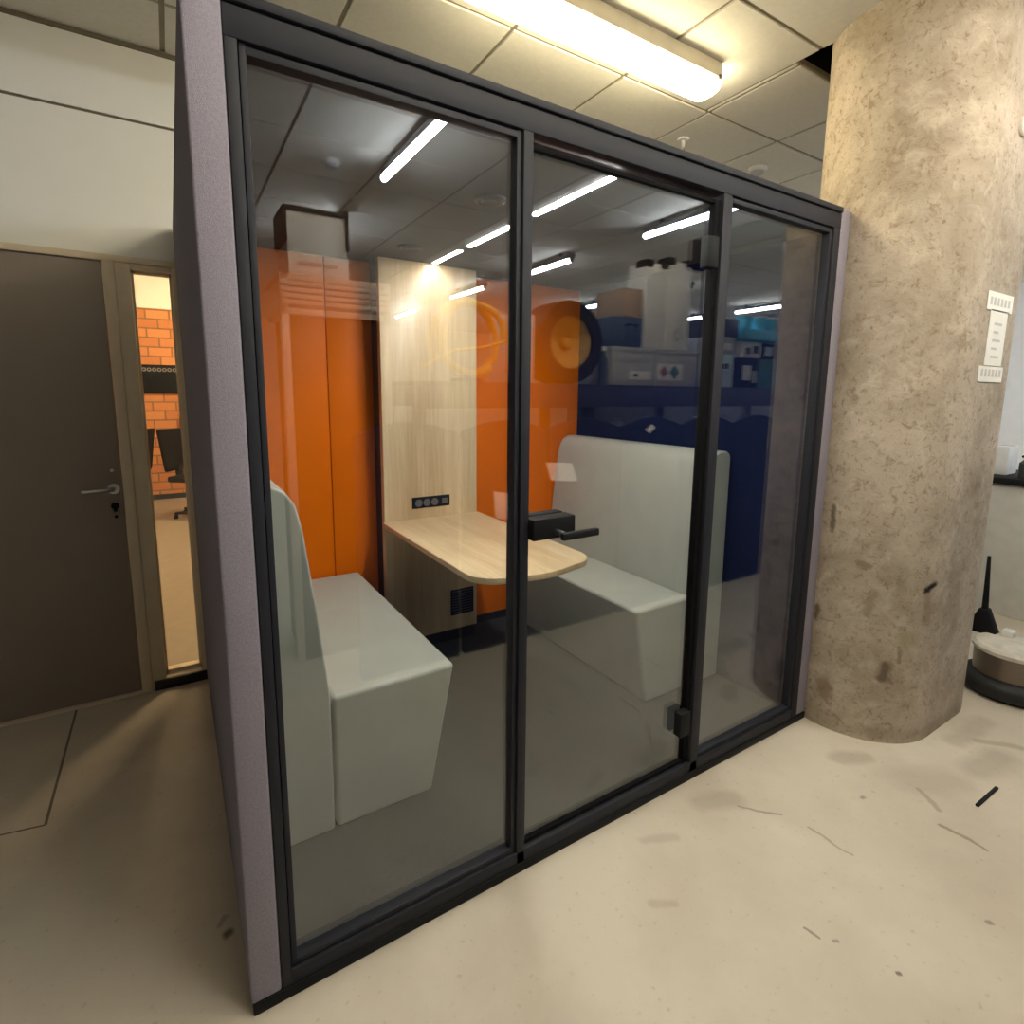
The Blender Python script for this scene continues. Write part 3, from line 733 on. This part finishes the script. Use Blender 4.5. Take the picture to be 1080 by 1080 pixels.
def carton(name, x0, x1, z0, z1, m, lab, cat, grp=None, dep=.42, caps=False, labels=(), y=RY - .07, rim=False):
    c = thing(name, lab, cat, ((x0 + x1) / 2, y - dep / 2, z0), grp)
    MB().box(x0, x1, y - dep, y, z0, z1, .006).build('box_body', m, c)
    if name == 'plastic_crate':
        q = MB(); q.box(x0 - .006, x1 + .006, y - dep - .006, y + .008, z1 - .03, z1 - .002, .004); q.build('crate_rim', m, c)
        q = MB()
        for i in range(4): q.box(x0 + .03 + i * (x1 - x0 - .06) / 4, x0 + .015 + (i + 1) * (x1 - x0 - .06) / 4, y, y + .005, z1 - .10, z1 - .045, .002)
        q.build('crate_rib', m, c)
    elif name in ('white_carton', 'carton'):
        MB().box((x0 + x1) / 2 - .02, (x0 + x1) / 2 + .02, y - dep, y + .001, z1 - .0, z1 + .0012).build('packing_tape', 'browncard' if m != 'browncard' else 'label', c, smooth=False)
    if caps:
        for xx in (x0 + .03, x1 - .03): MB().box(xx - .035, xx + .035, y - .10, y + .005, z1 - .03, z1 + .02, .003).build('corner_cap', 'black', c)
    for (a, bb, cc, dd, mm) in labels:
        MB().box(a, bb, y + .0002, y + .004 + (.003 if mm != 'label' else 0), cc, dd).build('sticker', mm, c, smooth=False)
    return c
zb = 1.561
c1 = carton('plastic_crate', 2.40, 2.80, zb, 1.82, 'greycrate', 'grey crate with one white label, next to the cable reel', 'crate', 'grey crates on the rack', labels=[(2.565, 2.77, 1.60, 1.66, 'label'), (2.60, 2.64, 1.62, 1.64, 'ink')])
c2 = carton('plastic_crate', 2.82, 3.27, zb, 1.82, 'greycrate', 'grey crate with a white hazard label of two diamonds', 'crate', 'grey crates on the rack', labels=[(2.835, 3.10, 1.60, 1.72, 'label')])
for x, m_, s_ in ((2.90, 'redbrown', .042), (3.01, 'teal', .050)):
    MB().prism([(x - s_, 1.66), (x, 1.66 - s_), (x + s_, 1.66), (x, 1.66 + s_)], 'Y', RY - .067, RY - .062).build('hazard_diamond', m_, c2, smooth=False)
nc = carton('tool_case', 2.42, 2.675, 1.822, 2.02, 'navy_case', 'navy plastic case with a ribbed front on the crate with one label', 'case', labels=[])
q = MB()
for i in range(3): q.box(2.44 + i * .08, 2.50 + i * .08, RY - .07, RY - .062, 1.85, 1.99, .003)
q.build('case_rib', 'navy_case', nc)
MB().tube([(2.50, RY - .06, 1.955), (2.50, RY - .04, 1.965), (2.60, RY - .04, 1.965), (2.60, RY - .06, 1.955)], .007, 8).build('case_handle', 'black', nc)
carton('carton', 2.50, 2.665, 2.021, 2.21, 'browncard', 'small brown carton standing on the navy case', 'carton', dep=.3)
carton('white_carton', 2.69, 2.895, 1.822, 2.40, 'greywhite', 'tall grey-white carton with black caps beside the brown carton', 'carton', 'tall cartons on the crates', dep=.18, caps=True)
carton('white_carton', 2.905, 3.15, 1.822, 2.44, 'whitebox', 'tall white carton with black caps and an oval mark', 'carton', 'tall cartons on the crates', dep=.18, caps=True)
MB().lathe([(.030, 0), (.042, 0), (.042, .004), (.030, .004), (.030, 0)], 24, tr(3.03, RY - .07, 1.93) @ rot('X', PI / 2)).build('oval_mark', 'greycrate', bpy.data.objects['white_carton.001'])
carton('carton', 1.62, 1.765, zb, 1.97, 'blueglow', 'upright pale blue carton between the hose coil and the cable reel', 'carton', dep=.3, labels=[(1.635, 1.745, 1.90, 1.955, 'label')])
bt = thing('plastic_jug', 'dark navy jug standing between the reel and the grey crate', 'jug', (2.365, RY - .12, zb))
MB().lathe([(0, zb), (.028, zb), (.030, zb + .01), (.030, zb + .17), (.014, zb + .21), (.014, zb + .23), (0, zb + .23)], 20, tr(2.365, RY - .12, 0)).build('jug_body', 'navy_case', bt)
MB().lathe([(0, zb + .228), (.017, zb + .228), (.017, zb + .255), (0, zb + .257)], 16, tr(2.365, RY - .12, 0)).build('jug_cap', 'whitebox', bt)
carton('carton', 3.43, 3.70, zb, 1.82, 'blueglow', 'pale blue carton with a dark mark reflected in the narrow pane', 'carton', labels=[(3.50, 3.56, 1.70, 1.74, 'ink'), (3.58, 3.63, 1.705, 1.745, 'ink')])
carton('carton', 3.44, 3.71, 1.822, 1.95, 'greycrate', 'grey carton on top of the pale blue carton', 'carton', labels=[(3.47, 3.66, 1.85, 1.90, 'greywhite')])
carton('carton', 3.43, 3.74, 1.952, 2.09, 'lampdark', 'black carton topmost above the pale blue carton', 'carton')
carton('carton', 3.79, 4.02, zb, 1.80, 'signdark', 'dark carton under the cyan tray, beside the pale blue carton', 'carton', labels=[(3.82, 3.92, 1.62, 1.74, 'greywhite'), (3.94, 4.0, 1.60, 1.70, 'greycrate')])
carton('carton', 4.04, 4.32, zb, 1.80, 'teal', 'dark teal carton under the cyan tray', 'carton')
carton('carton', 3.80, 4.05, 1.802, 1.93, 'greywhite', 'speckled grey-white carton directly below the cyan tray', 'carton', labels=[(3.84, 3.9, 1.83, 1.88, 'ink'), (3.94, 4.01, 1.84, 1.90, 'ink')])
carton('carton', 4.07, 4.31, 1.802, 1.93, 'signdark', 'black carton directly below the cyan tray', 'carton', labels=[(4.1, 4.2, 1.83, 1.90, 'blueglow')])
ty = thing('plastic_tray', 'bright cyan tray on the cartons holding cyan tubs', 'tray', (4.04, RY - .26, 1.932))
q = MB(); q.box(3.76, 4.32, RY - .46, RY - .05, 1.932, 1.95, .003); q.box(3.76, 4.32, RY - .065, RY - .05, 1.932, 2.03, .004); q.box(3.76, 4.32, RY - .46, RY - .445, 1.932, 2.03, .004)
q.box(3.76, 3.775, RY - .46, RY - .05, 1.932, 2.03, .004); q.box(4.305, 4.32, RY - .46, RY - .05, 1.932, 2.03, .004)
q.build('tray_body', 'cyan', ty)
for i, (x, lab) in enumerate([(3.89, 'cyan tub in the tray, the one beside the black carton'), (4.08, 'cyan tub in the middle of the tray'), (4.23, 'cyan tub at the column end of the tray')]):
    tb_ = thing('plastic_tub', lab, 'tub', (x, RY - .14, 1.95), 'cyan tubs in the tray')
    MB().lathe([(0, 1.951), (.055, 1.951), (.066, 2.14), (0, 2.14)], 22, tr(x, RY - .14, 0)).build('tub_body', 'cyan', tb_)
    MB().lathe([(.068, 2.135), (.070, 2.15), (0, 2.152)], 22, tr(x, RY - .14, 0)).build('tub_lid', 'label', tb_)
# bottles under the beam on the column side
sb = thing('low_stool', 'navy stool reflected under the rack in the narrow pane', 'stool', (3.0, RY - .3, 0))
MB().box(2.6, 4.5, RY - .50, RY - .12, .96, 1.0, .01).build('stool_top', 'navy_metal', sb)
for x in (2.65, 4.45):
    for y in (RY - .47, RY - .15): MB().box(x - .02, x + .02, y - .02, y + .02, 0, .96, .004).build('leg', 'navy_metal', sb)
sb.name = 'low_bench'; sb['label'] = 'narrow navy bench behind the round-topped screens, under the rack'; sb['category'] = 'bench'
for i, (x, m_, lab) in enumerate([(2.45 + .2, 'whitebox', 'white tub peeping over the dip beside the white tag'), (2.95, 'whitebox', 'white tub peeping over the screens below the hazard label'), (3.52, 'cyan', 'cyan bottle peeping over the screens in the narrow pane'), (3.66, 'blueglow', 'pale blue bottle peeping over the screens in the narrow pane'), (4.12, 'greywhite', 'grey bottle peeping over the last screens')]):
    bb_ = thing('storage_bottle', lab, 'bottle', (x, RY - .25, 1.0), 'bottles behind the navy screens')
    MB().lathe([(0, 1.0), (.055, 1.0), (.058, 1.02), (.058, 1.27), (.03, 1.30), (0, 1.30)], 22, tr(x, RY - .25, 0)).build('bottle_body', m_, bb_)
    MB().lathe([(.028, 1.30), (.028, 1.325), (0, 1.327)], 16, tr(x, RY - .25, 0)).build('bottle_cap', 'label', bb_)

STORE = tr(.012, -.27, 0) @ Matrix.Diagonal((1.163, 1, 1.093, 1)) @ tr(0, 0, -.0732)
# pale shelf unit with white boxes (mirrored behind the fixed pane)
sh = thing('pale_shelf_unit', 'pale wooden shelf unit reflected over the orange panels', 'shelf', (.6, RY - .25, .0732))
for x in (.385, .845):
    MB().box(x - .018, x + .018, RY - .05, RY - .01, .0733, 1.985, .003).build('upright', 'blond', sh)
MB().box(.37, .86, RY - .45, RY - .01, 1.955, 1.985, .003).build('shelf_board', 'blond', sh)
q = MB()
for i in range(4): q.box(.37, .86, RY - .012, RY + .004, 1.845 + i * .028, 1.866 + i * .028, .002)
q.build('slat_front', 'blond', sh)
MB().box(.37, .86, RY - .45, RY - .01, 1.80, 1.83, .003).build('shelf_board', 'blond', sh)
MB().box(.404, .826, RY - .45, RY - .022, .0733, 1.798, .003).build('dark_filler', 'black', sh)  # added black filler, keeps bright reflections off the orange panels and bench
lb = carton('white_carton', .41, .672, 1.986, 2.092, 'whitebox', 'low white carton with printed line on the pale shelf unit', 'carton', 'white boxes on the pale shelf', labels=[(.45, .62, 2.03, 2.045, 'greycrate')], y=RY - .02, dep=.3)
ub = thing('framed_box', 'white box with black edging on the low white carton', 'box', (.54, RY - .17, 2.094), 'white boxes on the pale shelf')
MB().box(.412, .668, RY - .30, RY - .03, 2.094, 2.27, .004).build('box_body', 'greywhite', ub)
MB().box(.398, .68, RY - .31, RY - .015, 2.27, 2.29, .003).build('top_edging', 'black', ub)
for x in (.398, .664): MB().box(x, x + .014, RY - .31, RY - .015, 2.13 if x < .5 else 2.12, 2.27, .003).build('side_edging', 'black', ub)

STORE = None
# ------------------------------------------------------------------ beyond the column
ct = thing('service_counter', 'grey panelled counter with black top beyond the column', 'counter', (5.0, .5, 0))
MB().box(4.72, 5.3, -.45, 1.4, 0, .915, .004).build('counter_panel', 'counter', ct)
MB().box(4.685, 5.34, -.47, 1.42, .915, .958, .008).build('countertop', 'black', ct)
bx = carton('carton', 4.86, 5.06, .959, 1.16, 'greywhite', 'grey-white carton on the black counter top', 'carton', y=.24, dep=.16)
jr = thing('pump_bottle', 'small dark pump bottle on the black counter top', 'bottle', (4.80, -.03, .958))
MB().lathe([(0, .959), (.03, .959), (.032, .968), (.032, 1.06), (.012, 1.08), (.012, 1.10), (0, 1.10)], 18, tr(4.80, -.03, 0)).build('bottle_body', 'ink', jr)
MB().box(4.74, 4.81, -.04, -.02, 1.10, 1.115, .004).build('pump_head', 'black', jr)

vx, vy = 3.49, -.42
vc = thing('floor_polisher', 'round floor polisher with pale worn lid beside the concrete column', 'polisher', (vx, vy, 0))
MB().lathe([(0, .012), (.185, .012), (.20, .025), (.20, .06), (.185, .085), (.16, .10), (0, .10)], 36, tr(vx, vy, 0)).build('polisher_base', 'rubber', vc)
MB().lathe([(0, 0), (.17, 0), (.175, .012), (0, .012)], 30, tr(vx, vy, 0)).build('brush_pad', 'black', vc)
MB().lathe([(.150, .098), (.154, .222), (0, .223)], 36, tr(vx, vy, 0)).build('motor_drum', 'drum', vc)
MB().lathe([(.154, .216), (.163, .221), (.164, .238), (.150, .250), (0, .256)], 36, tr(vx, vy, 0)).build('lid', 'lid', vc)
MB().box(vx + .08, vx + .14, vy + .03, vy + .08, .246, .285, .008).build('lid_latch', 'plastic_white', vc)
MB().prism([(-.07, .235), (.06, .235), (.055, .275), (.020, .37), (-.016, .37)], 'X', -.03, .03, .004, 2, tr(vx + .10, vy + .16, 0)).build('handle_yoke', 'black', vc)
MB().tube([(vx + .10, vy + .16, .33), (vx + .085, vy + .17, .66)], [.016, .008]).build('handle_pole', 'black', vc)
for s_ in (-1, 1):
    MB().lathe([(0, -.012), (.035, -.012), (.035, .012), (0, .012)], 18, tr(vx + .10 * s_ - .06, vy - .165 - .03 * (1 - s_) / 2, .036) @ rot('Y', PI / 2)).build('wheel', 'greycrate', vc)

st_ = MB().box(-.092, .092, -.006, .006, 0, .010, .003, 2, tr(2.447, -.655, 0.0005) @ rot('Z', -.02))
tag(st_.build('black_rod', 'black', org=(2.447, -.655, 0)), 'short thin black rod lying on the beige floor', 'rod')

# ------------------------------------------------------------------ camera
cam = bpy.data.cameras.new('camera'); co = bpy.data.objects.new('camera', cam); C.objects.link(co)
P = [-0.0640377, -1.2613982, 1.4951755, 0.5602857, -0.1453249, 0.0085735, 570.92485, 540.0, 498.70952]
cy, sy = math.cos(P[3]), math.sin(P[3]); cp, sp = math.cos(P[4]), math.sin(P[4])
fwd = Vector((sy * cp, cy * cp, sp)); right = Vector((cy, -sy, 0)); up = right.cross(fwd)
c_, s_ = math.cos(P[5]), math.sin(P[5])
r2 = c_ * right + s_ * up; u2 = -s_ * right + c_ * up
co.matrix_world = Matrix(((r2.x, u2.x, -fwd.x, P[0]), (r2.y, u2.y, -fwd.y, P[1]), (r2.z, u2.z, -fwd.z, P[2]), (0, 0, 0, 1)))
cam.sensor_width = 36; cam.sensor_fit = 'HORIZONTAL'; cam.lens = 36 * P[6] / 1080
cam.shift_x = -(P[7] - 540) / 1080; cam.shift_y = -(540 - P[8]) / 1080
cam.clip_start = .02
bpy.context.scene.camera = co

# ------------------------------------------------------------------ world and view
wd = bpy.data.worlds.new('world'); bpy.context.scene.world = wd; wd.use_nodes = True
wd.node_tree.nodes['Background'].inputs['Color'].default_value = (.9, .95, 1, 1)
wd.node_tree.nodes['Background'].inputs['Strength'].default_value = .02
sc = bpy.context.scene
sc.view_settings.view_transform = 'Standard'; sc.view_settings.look = 'None'; sc.view_settings.gamma = 1
sc.view_settings.exposure = 1.86
sc.cycles.max_bounces = 10; sc.cycles.diffuse_bounces = 5; sc.cycles.glossy_bounces = 5; sc.cycles.transparent_max_bounces = 16
sc.cycles.sample_clamp_indirect = 6
sc.cycles.use_denoising = True
